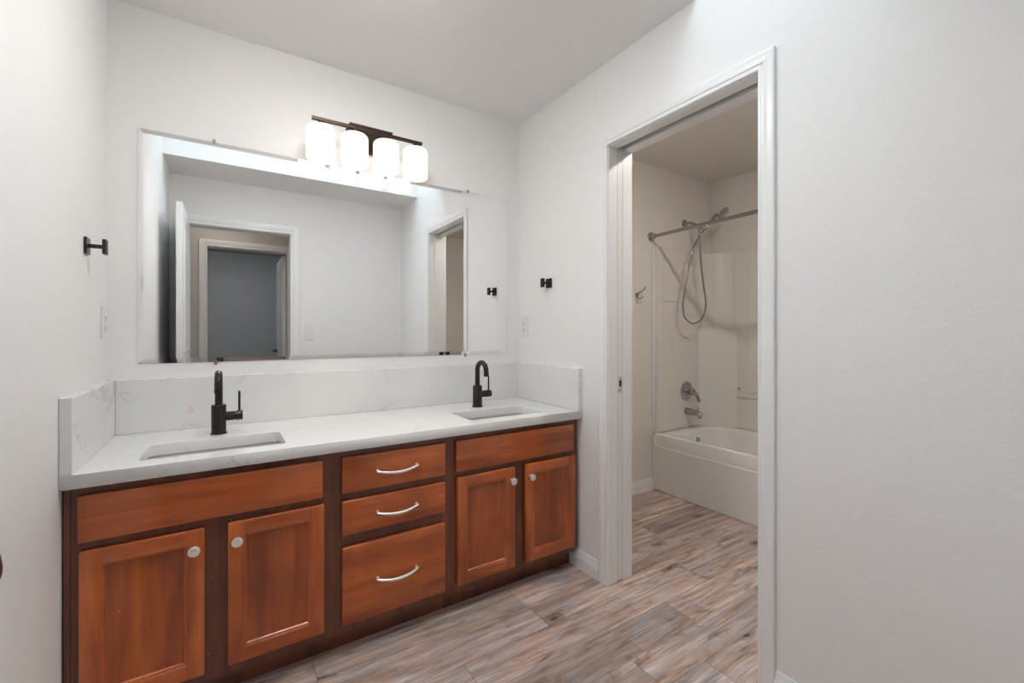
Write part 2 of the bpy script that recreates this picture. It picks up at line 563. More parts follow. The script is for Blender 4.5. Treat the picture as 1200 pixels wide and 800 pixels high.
# pocket door: jambs, casings
casing('trim_1', W, OY0 + .003, OY1 - .003, OZ + .003, .0535, .0135, 1, -1, M['trim'])
casing('trim_2', WT, OY0 + .003, OY1 - .003, OZ + .003, .0535, .0135, 1, 1, M['trim'])
bm = B()
for x0, x1 in ((W, SL0), (SL1, WT)):
    box(bm, x0, x1, OY0 + .013, OY0, 0, OZ + .015, .001)
    box(bm, x0, x1, OY0, OY1, OZ, OZ + .015, .001)
box(bm, W, WT, OY1, OY1 - .0145, 0, OZ + .015, .001)
box(bm, SL0 - .003, SL1 + .003, OY1 + .004, OY1, 0, OZ)
struct('trim_3', bm, M['trim'])
bm = B(); box(bm, SL0 + .008, SL1 - .008, -.05, OY1, 2.085, 2.11); struct('trim_4', bm, M['dark'])


def panel_door(name, axis_x, x0, x1, y0, y1, z0, z1, mat, panels):
    """door slab lying in the YZ plane with moulded panels on both faces"""
    bm = B(); box(bm, x0, x1, y0, y1, z0, z1, .0015)
    d = struct(name, bm, mat)
    ya, yb = min(y0, y1), max(y0, y1)
    bm = B()
    for s, xf in ((-1, x0), (1, x1)):
        for pz0, pz1, m_ in panels:
            def rr(i, dx): return [(xf + s * dx, ya + m_ + i, pz0 + i), (xf + s * dx, yb - m_ - i, pz0 + i),
                                   (xf + s * dx, yb - m_ - i, pz1 - i), (xf + s * dx, ya + m_ + i, pz1 - i)]
            loft(bm, [rr(0, 0), rr(.006, .005), rr(.016, .005), rr(.024, .0008), rr(.050, .0008), rr(.07, .005)], True, False, True)
    obj('panel_moulding', bm, mat, d)
    return d


# pocket door slab, slid into the wall
bm = B(); box(bm, 1.9275, 1.9625, -.04, -.7475, .004, 2.075, .001)
d1 = struct('door_1', bm, M['door'])
bm = B()
box(bm, 1.9335, 1.9565, -.7475, -.7492, .902, .972, .0006)
obj('latch_plate', bm, M['nickel'], d1)
bm = B(); box(bm, 1.938, 1.951, -.7492, -.7497, .923, .951); obj('latch_slot', bm, M['dark'], d1)

# entry door standing open into the room along the left wall
d2 = panel_door('door_2', 0, .097, .131, -1.425, -2.178, .012, 2.045, M['door'], [(.22, .90, .12), (1.04, 1.93, .12)])
bm = B()
for s, xf in ((1, .131), (-1, .097)):
    lathe(bm, [(.031, 0), (.031, .004), (.014, .009), (.011, .012), (.011, .018), (.018, .022), (.0250, .031), (.0255, .038),
               (.021, .045), (.010, .049), (.001, .050)], (xf, -1.546, .926), (s, 0, 0), 28)
obj('door_knob', bm, M['bronze'], d2, smooth=40)
bm = B(); box(bm, .104, .124, -1.4238, -1.4252, .89, .95); obj('latch_plate', bm, M['bronze'], d2)
casing('trim_5', L, EX0 - .004, EX1 + .004, EZ + .004, .072, .016, 0, 1, M['trim'])
casing('trim_6', LT, EX0 - .004, EX1 + .004, EZ + .004, .072, .016, 0, -1, M['trim'])
bm = B()
box(bm, EX0 - .0145, EX0 - .0005, L, LT, 0, EZ + .014); box(bm, EX1 + .0005, EX1 + .0145, L, LT, 0, EZ + .014)
box(bm, EX0 - .0005, EX1 + .0005, L, LT, EZ, EZ + .014)
struct('trim_7', bm, M['trim'])


def baseboard(name, segs, mat=None, h=.088, t=.0145):
    """segs: (axis, plane, sgn, a0, a1)"""
    prof = [(0, 0), (t, 0), (t, h * .62), (t * .80, h * .65), (t * .80, h * .70), (t * .62, h * .76), (t * .42, h * .92), (t * .3, h), (0, h)]
    bm = B()
    for ax, pl, s, a0, a1 in segs:
        if ax == 0: prism(bm, [(pl + s * p, z) for p, z in prof], 0, a0, a1)
        else: prism(bm, [(pl + s * p, z) for p, z in prof], 1, a0, a1)
    return struct(name, bm, mat or M['trim'])


baseboard('baseboard_right', [(1, W, -1, -.4851, OY0 + .0570), (1, W, -1, OY1 - .057, L)])
baseboard('baseboard_left', [(1, 0, 1, -.60, L)])
baseboard('baseboard_front', [(0, L, 1, .93, W - .0146)])

# tub room
bm = B(); box(bm, TX, TX + .12, 0, -3.1, 0, H); struct('wall_tub_side', bm, M['bathwall'])
bm = B(); box(bm, WT, TX + .12, -3.1, -3.2, 0, H); struct('wall_tub_room_front', bm, M['bathwall'])
bm = B(); box(bm, WT, TX + .12, .12, -3.2, H, H + .12); struct('ceiling_tub_room', bm, M['bathwall'])
bm = B(); box(bm, WT + .0005, TX, -.0006, -.003, 0, H); struct('wall_tub_room_back', bm, M['bathwall'])
bm = B(); box(bm, WT, WT + .003, -.003, OY0 + .057, 0, H); box(bm, WT, WT + .003, OY1 - .057, LT, 0, H)
box(bm, WT, WT + .003, OY0 + .057, OY1 - .057, OZ + .06, H); struct('wall_tub_room_side', bm, M['bathwall'])
baseboard('baseboard_tub_room', [(0, -.003, -1, WT + .0175, 3.078), (1, WT + .003, 1, -.003, OY0 + .057)])

# hall
HX0, HX1, HY = -1.1, 2.02, -3.15
FX0, FX1, FZ = .213, .932, 2.045
bm = B()
box(bm, HX0, FX0 - .015, HY, HY - .115, 0, H); box(bm, FX1 + .015, HX1, HY, HY - .115, 0, H)
box(bm, FX0 - .015, FX1 + .015, HY, HY - .115, FZ + .015, H)
struct('wall_hall', bm, M['hallwall'])
bm = B(); box(bm, HX0 - .1, HX0, LT, HY - .115, 0, H); struct('wall_hall_left', bm, M['hallwall'])
bm = B(); box(bm, HX1, HX1 + .002, LT - .001, HY, 0, H); struct('wall_hall_right', bm, M['hallwall'])
bm = B(); box(bm, HX0, 0 - .12, LT, LT + .1, 0, H); struct('wall_hall_near', bm, M['hallwall'])
bm = B(); box(bm, HX0 - .1, HX1 + .002, LT, HY - .115, H, H + .1); struct('ceiling_hall', bm, M['ceiling'])
casing('trim_8', HY, FX0 - .004, FX1 + .004, FZ + .004, .066, .016, 0, 1, M['trim'])
bm = B()
box(bm, FX0 - .0145, FX0 - .0005, HY, HY - .115, 0, FZ + .014); box(bm, FX1 + .0005, FX1 + .0145, HY, HY - .115, 0, FZ + .014)
box(bm, FX0 - .0005, FX1 + .0005, HY, HY - .115, FZ, FZ + .014)
struct('trim_9', bm, M['trim'])
baseboard('baseboard_hall', [(0, HY, 1, HX0, FX0 - .071), (0, HY, 1, FX1 + .071, HX1)])
# bedroom beyond
bm = B(); box(bm, -1.1, 2.2, -6.0, -6.1, 0, H); struct('wall_bedroom_back', bm, M['bedwall'])
bm = B(); box(bm, -1.2, -1.1, HY - .115, -6.1, 0, H); struct('wall_bedroom_left', bm, M['bedwall'])
bm = B(); box(bm, 2.2, 2.3, HY - .115, -6.1, 0, H); struct('wall_bedroom_right', bm, M['bedwall'])
bm = B(); box(bm, HX1, 2.3, HY, HY - .115, 0, H); struct('wall_bedroom_near', bm, M['bedwall'])
bm = B(); box(bm, -1.2, 2.3, HY - .115, -6.1, H, H + .1); struct('ceiling_bedroom', bm, M['bedwall'])
d3 = panel_door('door_3', 0, .893, .928, -3.275, -3.985, .012, 2.035, M['door'], [(.22, .90, .11), (1.04, 1.92, .11)])
bm = B()
lathe(bm, [(.03, 0), (.03, .006), (.011, .010), (.011, .05)], (.893, -3.92, .96), (-1, 0, 0), 20)
tube(bm, [(.845, -3.92, .96), (.843, -3.88, .961), (.845, -3.81, .957)], [.010, .009, .007], 10)
obj('door_handle', bm, M['bronze'], d3, smooth=40)
for z in (.25, 1.07, 1.82):
    bm = B(); box(bm, .896, .925, -3.2745, -3.2715, z - .045, z + .045)
    tube(bm, [(.8955, -3.2705, z - .045), (.8955, -3.2705, z + .045)], .005, 10)
    obj('hinge', bm, M['nickel'], d3)


# ------------------------------------------------------------------ vanity cabinets
CF = -.541           # face frame front
DF = -.560           # door and drawer fronts
CT = .750            # cabinet top
BK = -.012


def shaker_door(parent, x0, x1, z0, z1, label=None):
    fw = .046
    bm = B(); y0, y1 = CF - .0004, DF
    c = .0025
    box(bm, x0, x0 + fw, y0, y1, z0, z1, c, 3, mi=0); box(bm, x1 - fw, x1, y0, y1, z0, z1, c, 3, mi=0)
    box(bm, x0 + fw - .0022, x1 - fw + .0022, y0, y1 + .0002, z0 + .0001, z0 + fw, c, 3, mi=1)
    box(bm, x0 + fw - .0022, x1 - fw + .0022, y0, y1 + .0002, z1 - fw, z1 - .0001, c, 3, mi=1)
    def rr(i, y): return [(x0 + fw + i, y, z0 + fw + i), (x1 - fw - i, y, z0 + fw + i), (x1 - fw - i, y, z1 - fw - i), (x0 + fw + i, y, z1 - fw - i)]
    loft(bm, [rr(-.001, y1 + .0016), rr(.002, y1 + .003), rr(.007, y1 + .0085), rr(.008, y1 + .0115)], True)
    d = obj('door', bm, [M['wood_v'], M['wood_h']], parent, smooth=35)
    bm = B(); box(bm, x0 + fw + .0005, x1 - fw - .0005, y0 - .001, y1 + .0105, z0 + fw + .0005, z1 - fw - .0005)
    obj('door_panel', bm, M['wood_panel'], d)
    return d


def knob(parent, x, z):
    bm = B()
    lathe(bm, [(.0075, 0), (.006, .004), (.0052, .010), (.008, .014), (.0145, .018), (.0160, .021), (.0155, .0245),
               (.0125, .0265), (.0085, .0268), (.0078, .0262), (.0005, .0264)], (x, DF, z), (0, -1, 0), 26)
    return obj('knob', bm, M['nickel'], parent, smooth=45)


def pull(parent, x, z):
    bm = B(); hw = .080; pts = []; rs = []
    for i in range(25):
        t = -1 + 2 * i / 24
        pts.append((x + hw * t, DF - .010 - .020 * (1 - t * t), z - .008 * (1 - t * t) + .003)); rs.append(.0038 + .0022 * (1 - abs(t)) ** .5)
    tube(bm, pts, rs, 12)
    for s in (-1, 1):
        lathe(bm, [(.0065, 0), (.005, .003), (.0045, .013)], (x + s * (hw - .004), DF, z + .003), (0, -1, 0), 14)
    return obj('pull_handle', bm, M['nickel'], parent, smooth=50)


def slab_front(parent, x0, x1, z0, z1, name):
    bm = B()
    y0, y1 = CF - .0004, DF
    def rr(i, y): return [(x0 + i, y, z0 + i), (x1 - i, y, z0 + i), (x1 - i, y, z1 - i), (x0 + i, y, z1 - i)]
    box(bm, x0, x1, y0, y1, z0, z1, .0032, 3)
    return obj(name, bm, M['wood_h'], parent, smooth=35)


def carcass(parent, x0, x1, openings, mid=None):
    """sides, bottom, back panel; face frame is its own part"""
    bm = B(); t = .016
    box(bm, x0, x0 + t, BK, CF + .019, .085, CT - .001); box(bm, x1 - t, x1, BK, CF + .019, .085, CT - .001)
    box(bm, x0, x0 + t, BK, -.4695, .0, .085); box(bm, x1 - t, x1, BK, -.4695, .0, .085)
    box(bm, x0 + t, x1 - t, BK, CF + .019, .085, .10)
    box(bm, x0 + t, x1 - t, BK, BK - .006, .10, CT - .001)
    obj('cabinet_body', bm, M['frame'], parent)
    # face frame with holes: rails and stiles
    bm = B()
    xs = sorted({x0, x1} | {o[0] for o in openings} | {o[1] for o in openings})
    zs = sorted({.085, CT - .001} | {o[2] for o in openings} | {o[3] for o in openings})
    for i in range(len(xs) - 1):
        run = None
        for j in range(len(zs) - 1):
            cx_, cz_ = (xs[i] + xs[i + 1]) / 2, (zs[j] + zs[j + 1]) / 2
            if not any(o[0] < cx_ < o[1] and o[2] < cz_ < o[3] for o in openings):
                box(bm, xs[i], xs[i + 1], CF + .019, CF, zs[j], zs[j + 1])
    bmesh.ops.remove_doubles(bm, verts=bm.verts, dist=1e-5)
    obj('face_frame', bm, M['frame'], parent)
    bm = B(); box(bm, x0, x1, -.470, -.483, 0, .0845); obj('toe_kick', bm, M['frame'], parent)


def sink_cabinet(x0, x1, fx0, fx1, da, db, ka, kb, label):
    t = thing('sink_cabinet', label, 'cabinet', ((x0 + x1) / 2, -.28, 0))
    carcass(t, x0, x1, [(fx0 + .015, fx1 - .015, .61, .71), (da[0] + .015, da[1] - .015, .135, .555), (db[0] + .015, db[1] - .015, .135, .555)])
    slab_front(t, fx0, fx1, .596, .726, 'false_drawer_front')
    d = shaker_door(t, da[0], da[1], .118, .571); knob(d, ka, .514)
    d = shaker_door(t, db[0], db[1], .118, .571); knob(d, kb, .514)
    return t


c1 = sink_cabinet(.018, .690, .034, .663, (.037, .3215), (.382, .6675), .296, .407,
                  'reddish brown wooden sink cabinet at the left end, touching the left wall')
bm = B(); box(bm, .003, .0175, CF + .019, CF - .001, 0, CT - .001, .001)
obj('filler_strip', bm, M['frame'], c1)
c3 = sink_cabinet(1.1525, 1.848, 1.181, 1.818, (1.187, 1.473), (1.531, 1.832), 1.452, 1.556,
                  'reddish brown wooden sink cabinet at the right end, next to the pocket door')
bm = B(); box(bm, 1.8485, 1.866, CF + .019, CF + .012, .10, CT - .001); obj('filler_strip', bm, M['frame'], c3)
c2 = thing('drawer_cabinet', 'reddish brown cabinet with three drawers and silver arched pulls in the middle', 'cabinet', (.921, -.28, 0))
carcass(c2, .6903, 1.1522, [(.742, 1.115, .61, .71), (.742, 1.115, .455, .55), (.742, 1.115, .135, .385)])
for z0, z1, pz in ((.594, .725, .655), (.441, .566, .500), (.117, .398, .252)):
    d = slab_front(c2, .728, 1.130, z0, z1, 'drawer'); pull(d, .930, pz)
    bm = B()  # drawer box behind the front
    zt = z1 - .03
    for bb in ((.748, .760, -.50, -.06), (1.097, 1.109, -.50, -.06), (.760, 1.097, -.06, -.072), (.760, 1.097, -.488, -.50)):
        box(bm, bb[0], bb[1], bb[2], bb[3], z0 + .02, zt)
    box(bm, .760, 1.097, -.072, -.488, z0 + .02, z0 + .026)
    obj('drawer_box', bm, M['frame'], d)

# ------------------------------------------------------------------ quartz worktop with two cut-outs
SW, SD0, SD1 = .199, -.273, -.497          # half width, back and front edge of the cut-outs
SX = (.354, 1.484)


def slab_with_holes(name, x0, x1, y0, y1, z0, z1, holes, mat, **k):
    cu = bpy.data.curves.new(name, 'CURVE'); cu.dimensions = '2D'; cu.fill_mode = 'BOTH'
    cu.extrude = (z1 - z0) / 2 - .0015; cu.bevel_depth = .0015; cu.bevel_resolution = 1; cu.offset = -.0015
    def sp(pts):
        s = cu.splines.new('POLY'); s.points.add(len(pts) - 1); s.use_cyclic_u = True
        for q, p in zip(s.points, pts): q.co = (p[0], p[1], 0, 1)
    sp([(x0, y0), (x1, y0), (x1, y1), (x0, y1)])
    for (cx_, cy_, hx, hy, r) in holes: sp([p[:2] for p in reversed(rrect(cx_, cy_, hx, hy, r, 0, 6))])
    tmp = bpy.data.objects.new('tmp', cu); COL.objects.link(tmp)
    dg = bpy.context.evaluated_depsgraph_get()
    me = bpy.data.meshes.new_from_object(tmp.evaluated_get(dg))
    bpy.data.objects.remove(tmp)
    bm = B(); bm.from_mesh(me); bpy.data.meshes.remove(me)
    bmesh.ops.translate(bm, verts=bm.verts, vec=(0, 0, (z0 + z1) / 2))
    return obj(name, bm, mat, **k)


hc = (SD0 + SD1) / 2; hh = (SD0 - SD1) / 2
wt = slab_with_holes('worktop', .001, W - .001, -.571, -.0005, .7505, .790, [(sx, hc, SW, hh, .018) for sx in SX],
                     M['quartz'])
tag(wt, 'long white quartz worktop with two sink cut-outs over the brown cabinets', 'countertop')
bm = B(); box(bm, .0275, 1.8405, -.0005, -.021, .7905, .998, .0012)
tag(obj('backsplash', bm, M['quartz']), 'long low white quartz backsplash under the mirror', 'backsplash')
bm = B(); box(bm, .0005, .027, -.0005, -.569, .7905, 1.000, .0015)
tag(obj('side_splash', bm, M['quartz']), 'white quartz side splash on the left wall, at the left end of the worktop', 'backsplash', )
bm = B(); box(bm, 1.841, W - .0005, -.0005, -.569, .7905, 1.000, .0015)
tag(obj('side_splash', bm, M['quartz']), 'white quartz side splash on the right wall, beside the pocket doorway', 'backsplash')


def sink(cx_, label):
    t = thing('sink', label, 'sink', (cx_, hc, .62))
    bm = B(); a = .008
    rings = [rrect(cx_, hc, SW + .024, hh + .024, .03, .7485), rrect(cx_, hc, SW + a, hh + a, .022, .7485), rrect(cx_, hc, SW + .004, hh + .004, .028, .742),
             rrect(cx_, hc, SW - .006, hh - .006, .035, .66), rrect(cx_, hc, SW - .022, hh - .022, .04, .632),
             rrect(cx_, hc, SW - .06, hh - .05, .04, .624), rrect(cx_, hc, .03, .03, .0299, .619), rrect(cx_, hc, .021, .021, .0209, .617)]
    back = [rrect(cx_, hc, SW + .0, hh + .0, .04, .655), rrect(cx_, hc, SW + .012, hh + .012, .03, .735), rrect(cx_, hc, SW + .024, hh + .024, .03, .741)]
    rings2 = [rrect(cx_, hc, .021, .021, .0209, .611), rrect(cx_, hc, SW - .06, hh - .05, .04, .616), rrect(cx_, hc, SW - .012, hh - .012, .04, .628)] + back + [rings[0]]
    loft(bm, rings + rings2, True)
    bmesh.ops.remove_doubles(bm, verts=bm.verts, dist=1e-5)
    obj('basin', bm, M['china'], t, smooth=50)
    bm = B()
    lathe(bm, [(.0005, .0005), (.012, .001), (.017, .0025), (.0205, .002), (.0205, -.006), (.016, -.012), (.016, -.055), (.0005, -.056)], (cx_, hc, .6185), (0, 0, 1), 24)
    obj('drain', bm, M['chrome'], t, smooth=40)
    return t


sink(SX[0], 'white rectangular undermount sink in the left half of the worktop')
sink(SX[1], 'white rectangular undermount sink in the right half of the worktop')


def faucet(x, y, label):
    z = .790
    t = thing('faucet', label, 'faucet', (x, y, z))
    bm = B()
    lathe(bm, [(.0285, .0003), (.0285, .004), (.0245, .006), (.0245, .109), (.0232, .1115), (.0125, .1115)], (x, y, z), (0, 0, 1), 32)
    obj('faucet_body', bm, M['bronze'], t, smooth=40)
    bm = B(); r = .0465; pts = [(x, y, z + .111), (x, y, z + .15), (x, y, z + .185)]
    zc = z + .194
    for i in range(0, 17):
        a = pi * i / 16 * .97
        pts.append((x, y - r + r * cos(a), zc + (r * 1.0) * sin(a) * .85))
    pts.append((x, y - 2 * r - .001, zc - .012))
    tube(bm, pts, .0128, 20)
    obj('spout', bm, M['bronze'], t, smooth=50)
    bm = B(); e = (x, y - 2 * r - .001, zc - .012)
    lathe(bm, [(.0134, 0), (.0134, .016), (.0108, .0165), (.0108, .014)], e, (0, -.03, -1), 24)
    obj('aerator', bm, M['bronze'], t, smooth=40)
    bm = B()
    lathe(bm, [(.0165, .018), (.0175, .022), (.0175, .052), (.016, .053), (.016, .0545), (.0185, .0555), (.0185, .077), (.0175, .0785), (.001, .0785)],
          (x, y, z + .065), (1, 0, 0), 28)
    h = obj('handle_cylinder', bm, M['bronze'], t, smooth=40)
    bm = B(); tube(bm, [(x + .067, y, z + .070), (x + .067, y, z + .156), (x + .067, y, z + .160)], [.0042, .0042, .003], 14)
    obj('lever', bm, M['bronze'], h, smooth=50)
    return t


f1 = faucet(.353, -.190, 'black gooseneck faucet behind the left sink')
f2 = copy_tree(f1, None, (1.482, -.183, .790)); f2['label'] = 'black gooseneck faucet behind the right sink'

# ------------------------------------------------------------------ mirror
MX0, MX1, MZ0, MZ1 = .089, 1.777, 1.056, 1.972
mir = thing('mirror', 'large frameless rectangular wall mirror above the sinks and quartz backsplash', 'mirror', ((MX0 + MX1) / 2, 0, MZ0))
bm = B()
def mr(i, y): return [(MX0 + i, y, MZ0 + i), (MX1 - i, y, MZ0 + i), (MX1 - i, y, MZ1 - i), (MX0 + i, y, MZ1 - i)]
loft(bm, [mr(0, -.0006), mr(0, -.0032), mr(.018, -.0056)], True, True, True)
obj('mirror_glass', bm, M['mirror'], mir)
for x, z, s in ((.334, MZ1, 1), (1.518, MZ1, 1), (1.502, MZ0, -1), (.34, MZ0, -1)):
    bm = B()
    box(bm, x - .006, x + .006, -.0008, -.0045, z + s * .0005, z + s * .012, .0008)
    box(bm, x - .006, x + .006, -.0045, -.0065, z - s * .004, z + s * .008, .0006)
    lathe(bm, [(.003, 0), (.0028, .0012), (.001, .0018)], (x, -.0075, z + s * .006), (0, -1, 0), 12)
    obj('mirror_clip', bm, M['rodmetal'], mir)

# ------------------------------------------------------------------ vanity light
VL = thing('vanity_light', 'bronze bar wall light with four lit white glass shades above the mirror', 'wall light', (.947, 0, 2.10))
LY = -.122
bm = B(); box(bm, .858, 1.040, -.0005, -.022, 2.058, 2.160, .002); obj('backplate', bm, M['fixture'], VL)
bm = B(); box(bm, .692, 1.199, LY + .008, LY - .008, 2.116, 2.130, .001); obj('crossbar', bm, M['fixture'], VL)
bm = B()
box(bm, .850, 1.048, LY + .011, LY - .011, 2.1302, 2.140, .001)
for x in (.875, 1.023):
    box(bm, x - .008, x + .008, -.022, LY + .011, 2.1302, 2.140, .001)
obj('bracket', bm, M['fixture'], VL)
SHX = (.728, .8735, 1.0195, 1.165)
for x in SHX:
    bm = B()
    lathe(bm, [(.010, 0), (.010, -.010), (.0235, -.013), (.0255, -.018), (.0255, -.036), (.022, -.037), (.001, -.037)], (x, LY, 2.1158), (0, 0, 1), 28)
    s = obj('shade_holder', bm, M['fixture'], VL, smooth=40)
    bm = B()
    R_ = .0605; zt, zb = 2.0935, 1.944
    prof = [(.0235, zt), (.036, zt - .001), (.051, zt - .005), (.058, zt - .012), (R_, zt - .024), (R_, zb + .012), (R_ - .002, zb + .003), (R_ - .005, zb),
            (R_ - .0085, zb + .003), (R_ - .0085, zt - .030), (.044, zt - .010), (.0235, zt - .005)]
    lathe(bm, [(r, z) for r, z in prof], (x, LY, 0), (0, 0, 1), 40)
    sh = obj('lamp_shade', bm, M['shade'], VL, smooth=40)
    bm = B()
    lathe(bm, [(.001, 2.088), (.014, 2.086), (.014, 2.06), (.020, 2.045), (.029, 2.02), (.030, 2.00), (.025, 1.982), (.012, 1.972), (.001, 1.970)], (x, LY, 0), (0, 0, 1), 24)
    obj('bulb', bm, M['bulb'], sh, smooth=60)

# ------------------------------------------------------------------ black wall hooks
def hook(x, y, z, s, label):
    t = thing('towel_hook', label, 'hook', (x, y, z))
    bm = B(); box(bm, x + s * .0005, x + s * .008, y - .024, y + .024, z - .026, z + .026, .0012)
    obj('backplate', bm, M['bronze'], t)
    bm = B(); box(bm, x + s * .008, x + s * .042, y - .007, y + .007, z - .006, z + .006, .001)
    obj('post', bm, M['bronze'], t)
    bm = B(); box(bm, x + s * .042, x + s * .052, y - .014, y + .014, z - .024, z + .024, .0012)
    obj('end_plate', bm, M['bronze'], t)


hook(0, -.300, 1.455, 1, 'black square robe hook on the left wall')
hook(W, -.300, 1.450, -1, 'black square robe hook on the right wall beside the mirror')


# ------------------------------------------------------------------ outlets and switch
def outlet(x, y, z, s, label):
    t = thing('wall_outlet', label, 'outlet', (x, y, z))
    bm = B(); box(bm, x + s * .0004, x + s * .0055, y - .036, y + .036, z - .059, z + .059, .0022, 2); obj('cover_plate', bm, M['plastic'], t)
    bm = B(); box(bm, x + s * .0055, x + s * .0075, y - .0165, y + .0165, z - .034, z + .034, .0006)
    soc = obj('socket_face', bm, M['plastic'], t)
    for dz in (-.019, .019):
        bm = B()
        for dy, hz in ((-.006, .0045), (.006, .0036)):
            box(bm, x + s * .0074, x + s * .0079, y + dy - .0011, y + dy + .0011, z + dz - hz, z + dz + hz)
        lathe(bm, [(.0022, 0), (.0022, .0005)], (x + s * .0074, y, z + dz - .0095), (s, 0, 0), 10)
        obj('socket_slots', bm, M['dark'], soc)
    bm = B()
    for dz in (-.0035, .0035): box(bm, x + s * .0075, x + s * .0083, y - .006, y + .006, z + dz - .0026, z + dz + .0026, .0003)
    obj('test_buttons', bm, M['plastic'], soc)


outlet(0, -.062, 1.213, 1, 'white wall outlet on the left wall above the side splash')
outlet(W, -.060, 1.218, -1, 'white wall outlet on the right wall near the mirror corner')
t = thing('light_switch', 'white rocker light switch on the entry wall, seen in the mirror', 'switch', (1.005, L, 1.178))
bm = B(); box(bm, .967, 1.043, L + .0004, L + .006, 1.118, 1.238, .0022, 2); obj('cover_plate', bm, M['plastic'], t)
bm = B(); prism(bm, [(L + .006, 1.145), (L + .0085, 1.145), (L + .0115, 1.211), (L + .006, 1.211)], 0, .989, 1.021); obj('rocker', bm, M['plastic'], t)

# ------------------------------------------------------------------ bathtub
TY0, TY1 = -.0035, -1.525
tb = thing('bathtub', 'white alcove bathtub with a raised rim band beyond the pocket doorway', 'bathtub', (3.44, -.76, 0))
cx_, cy_ = 3.437, (TY0 + TY1) / 2
bm = B()
hxo, hyo = (TX - 3.088) / 2 - .001, (TY0 - TY1) / 2
cxo = (TX + 3.088) / 2
bx = 3.436; by = -.76
rings = [rrect(cxo, cy_, hxo, hyo, .012, .335), rrect(cxo, cy_, hxo, hyo, .012, .405), rrect(cxo, cy_, hxo - .004, hyo - .004, .012, .416), rrect(cxo, cy_, hxo - .014, hyo - .014, .012, .42),
         rrect(bx, by, .312, .655, .10, .42), rrect(bx, by, .300, .643, .10, .413), rrect(bx, by, .292, .635, .11, .395),
         rrect(bx, by - .01, .268, .590, .12, .22), rrect(bx, by - .01, .250, .560, .12, .14), rrect(bx, by - .01, .20, .50, .12, .105), rrect(bx, by - .01, .10, .35, .09, .10)]
loft(bm, rings, True, False, True)
obj('basin', bm, M['acrylic'], tb, smooth=35)
bm = B()      # apron: the lower face stands proud of the band under the rim, the ledge turns up round the ends
ap = [(TY0, .0005), (TY0, .404), (TY0 - .020, .404)]
ap += [(TY0 - .020 - .035 * (1 - cos(radians(q))), .362 - .035 * sin(radians(q))) for q in range(0, 91, 15)]
ap += [(TY1 + .020 + .035 * (1 - cos(radians(q))), .362 - .035 * sin(radians(q))) for q in range(90, -1, -15)]
ap += [(TY1 + .020, .404), (TY1, .404), (TY1, .0005)]
prism(bm, ap, 0, 3.0745, 3.090)
bmesh.ops.bevel(bm, geom=[e for e in bm.edges if all(abs(v.co.x - 3.0745) < 1e-5 for v in e.verts)], offset=.0045, segments=2, affect='EDGES')
box(bm, 3.0902, 3.102, TY0, TY1, .0005, .3345)
obj('apron', bm, M['acrylic'], tb, smooth=40)
bm = B()
lathe(bm, [(.034, 0), (.034, .004), (.030, .009), (.010, .011), (.001, .0112)], (3.445, -.133, .335), (0, -1, .12), 24)
obj('overflow_plate', bm, M['chrome'], tb, smooth=40)

# ------------------------------------------------------------------ surround
sr = thing('tub_surround', 'white moulded tile-pattern wall surround above the bathtub', 'surround', (3.44, -.02, .42))
ST = 1.838
bm = B()
box(bm, 3.105, TX - .001, -.0035, -.020, .4205, ST, .004, 2)
box(bm, TX - .001, TX - .020, -.020, TY1, .4205, ST, .004, 2)
obj('wall_panels', bm, M['tile'], sr)
bm = B()
box(bm, 3.070, 3.128, -.0035, -.012, .4205, ST + .008, .003, 2)
tube(bm, [(3.128, -.018, .4208), (3.128, -.018, ST - .01)], .008, 12)
tube(bm, [(3.162, -.019, .4208), (3.162, -.019, ST - .02)], .005, 12)
obj('edge_flange', bm, M['acrylic'], sr, smooth=40)
bm = B()     # concave corner cove, full height
arc = [(3.62 + .18 * sin(radians(a)), -.2 + .18 * cos(radians(a))) for a in range(0, 91, 10)]
prism(bm, [(TX - .0205, -.0205)] + arc[::-1], 2, .4208, ST - .004)
obj('corner_cove', bm, M['acrylic'], sr, smooth=40)
bm = B()
cp = [(3.628, -.0205), (3.640, -.040), (3.755, -.182), (3.768, -.196), (3.7995, -.245), (3.7995, -.0205)]
prism(bm, cp, 2, .4212, 1.216)
bmesh.ops.bevel(bm, geom=[e for e in bm.edges if all(abs(v.co.z - 1.216) < 1e-4 for v in e.verts)], offset=.008, segments=2, affect='EDGES')
obj('corner_shelf_column', bm, M['acrylic'], sr, smooth=40)
bm = B()
box(bm, 3.7995, 3.790, -.2455, -1.30, .668, .682, .004, 2); box(bm, 3.7995, 3.793, -.2455, -1.30, .712, .720, .003, 2)
obj('soap_ledge', bm, M['acrylic'], sr, smooth=40)
bm = B(); lathe(bm, [(.008, 0), (.008, .003), (.002, .004)], (3.7995, -.262, .735), (-1, 0, 0), 14)
obj('screw_cap', bm, M['chrome'], sr)

# ------------------------------------------------------------------ tub valve, spout
vx = 3.468
t = thing('shower_valve', 'round chrome shower valve with lever on the tub surround', 'shower valve', (vx, -.02, .712))
bm = B(); lathe(bm, [(.076, .0005), (.076, .004), (.070, .008), (.040, .013), (.030, .016), (.028, .020)], (vx, -.02, .712), (0, -1, 0), 36)
obj('escutcheon', bm, M['chrome'], t, smooth=40)
bm = B(); lathe(bm, [(.024, .0185), (.024, .045), (.027, .050), (.027, .064), (.020, .070), (.001, .071)], (vx, -.02, .712), (0, -1, 0), 28)
tube(bm, catmull([(vx, -.080, .712), (vx + .028, -.088, .692), (vx + .055, -.090, .655), (vx + .064, -.092, .628)], 5),
     [.017, .0165, .016, .0155, .015, .0145, .014, .0135, .013, .0125, .012, .0115, .0115, .011, .011, .009], 14)
obj('lever', bm, M['chrome'], t, smooth=50)
bm = B()
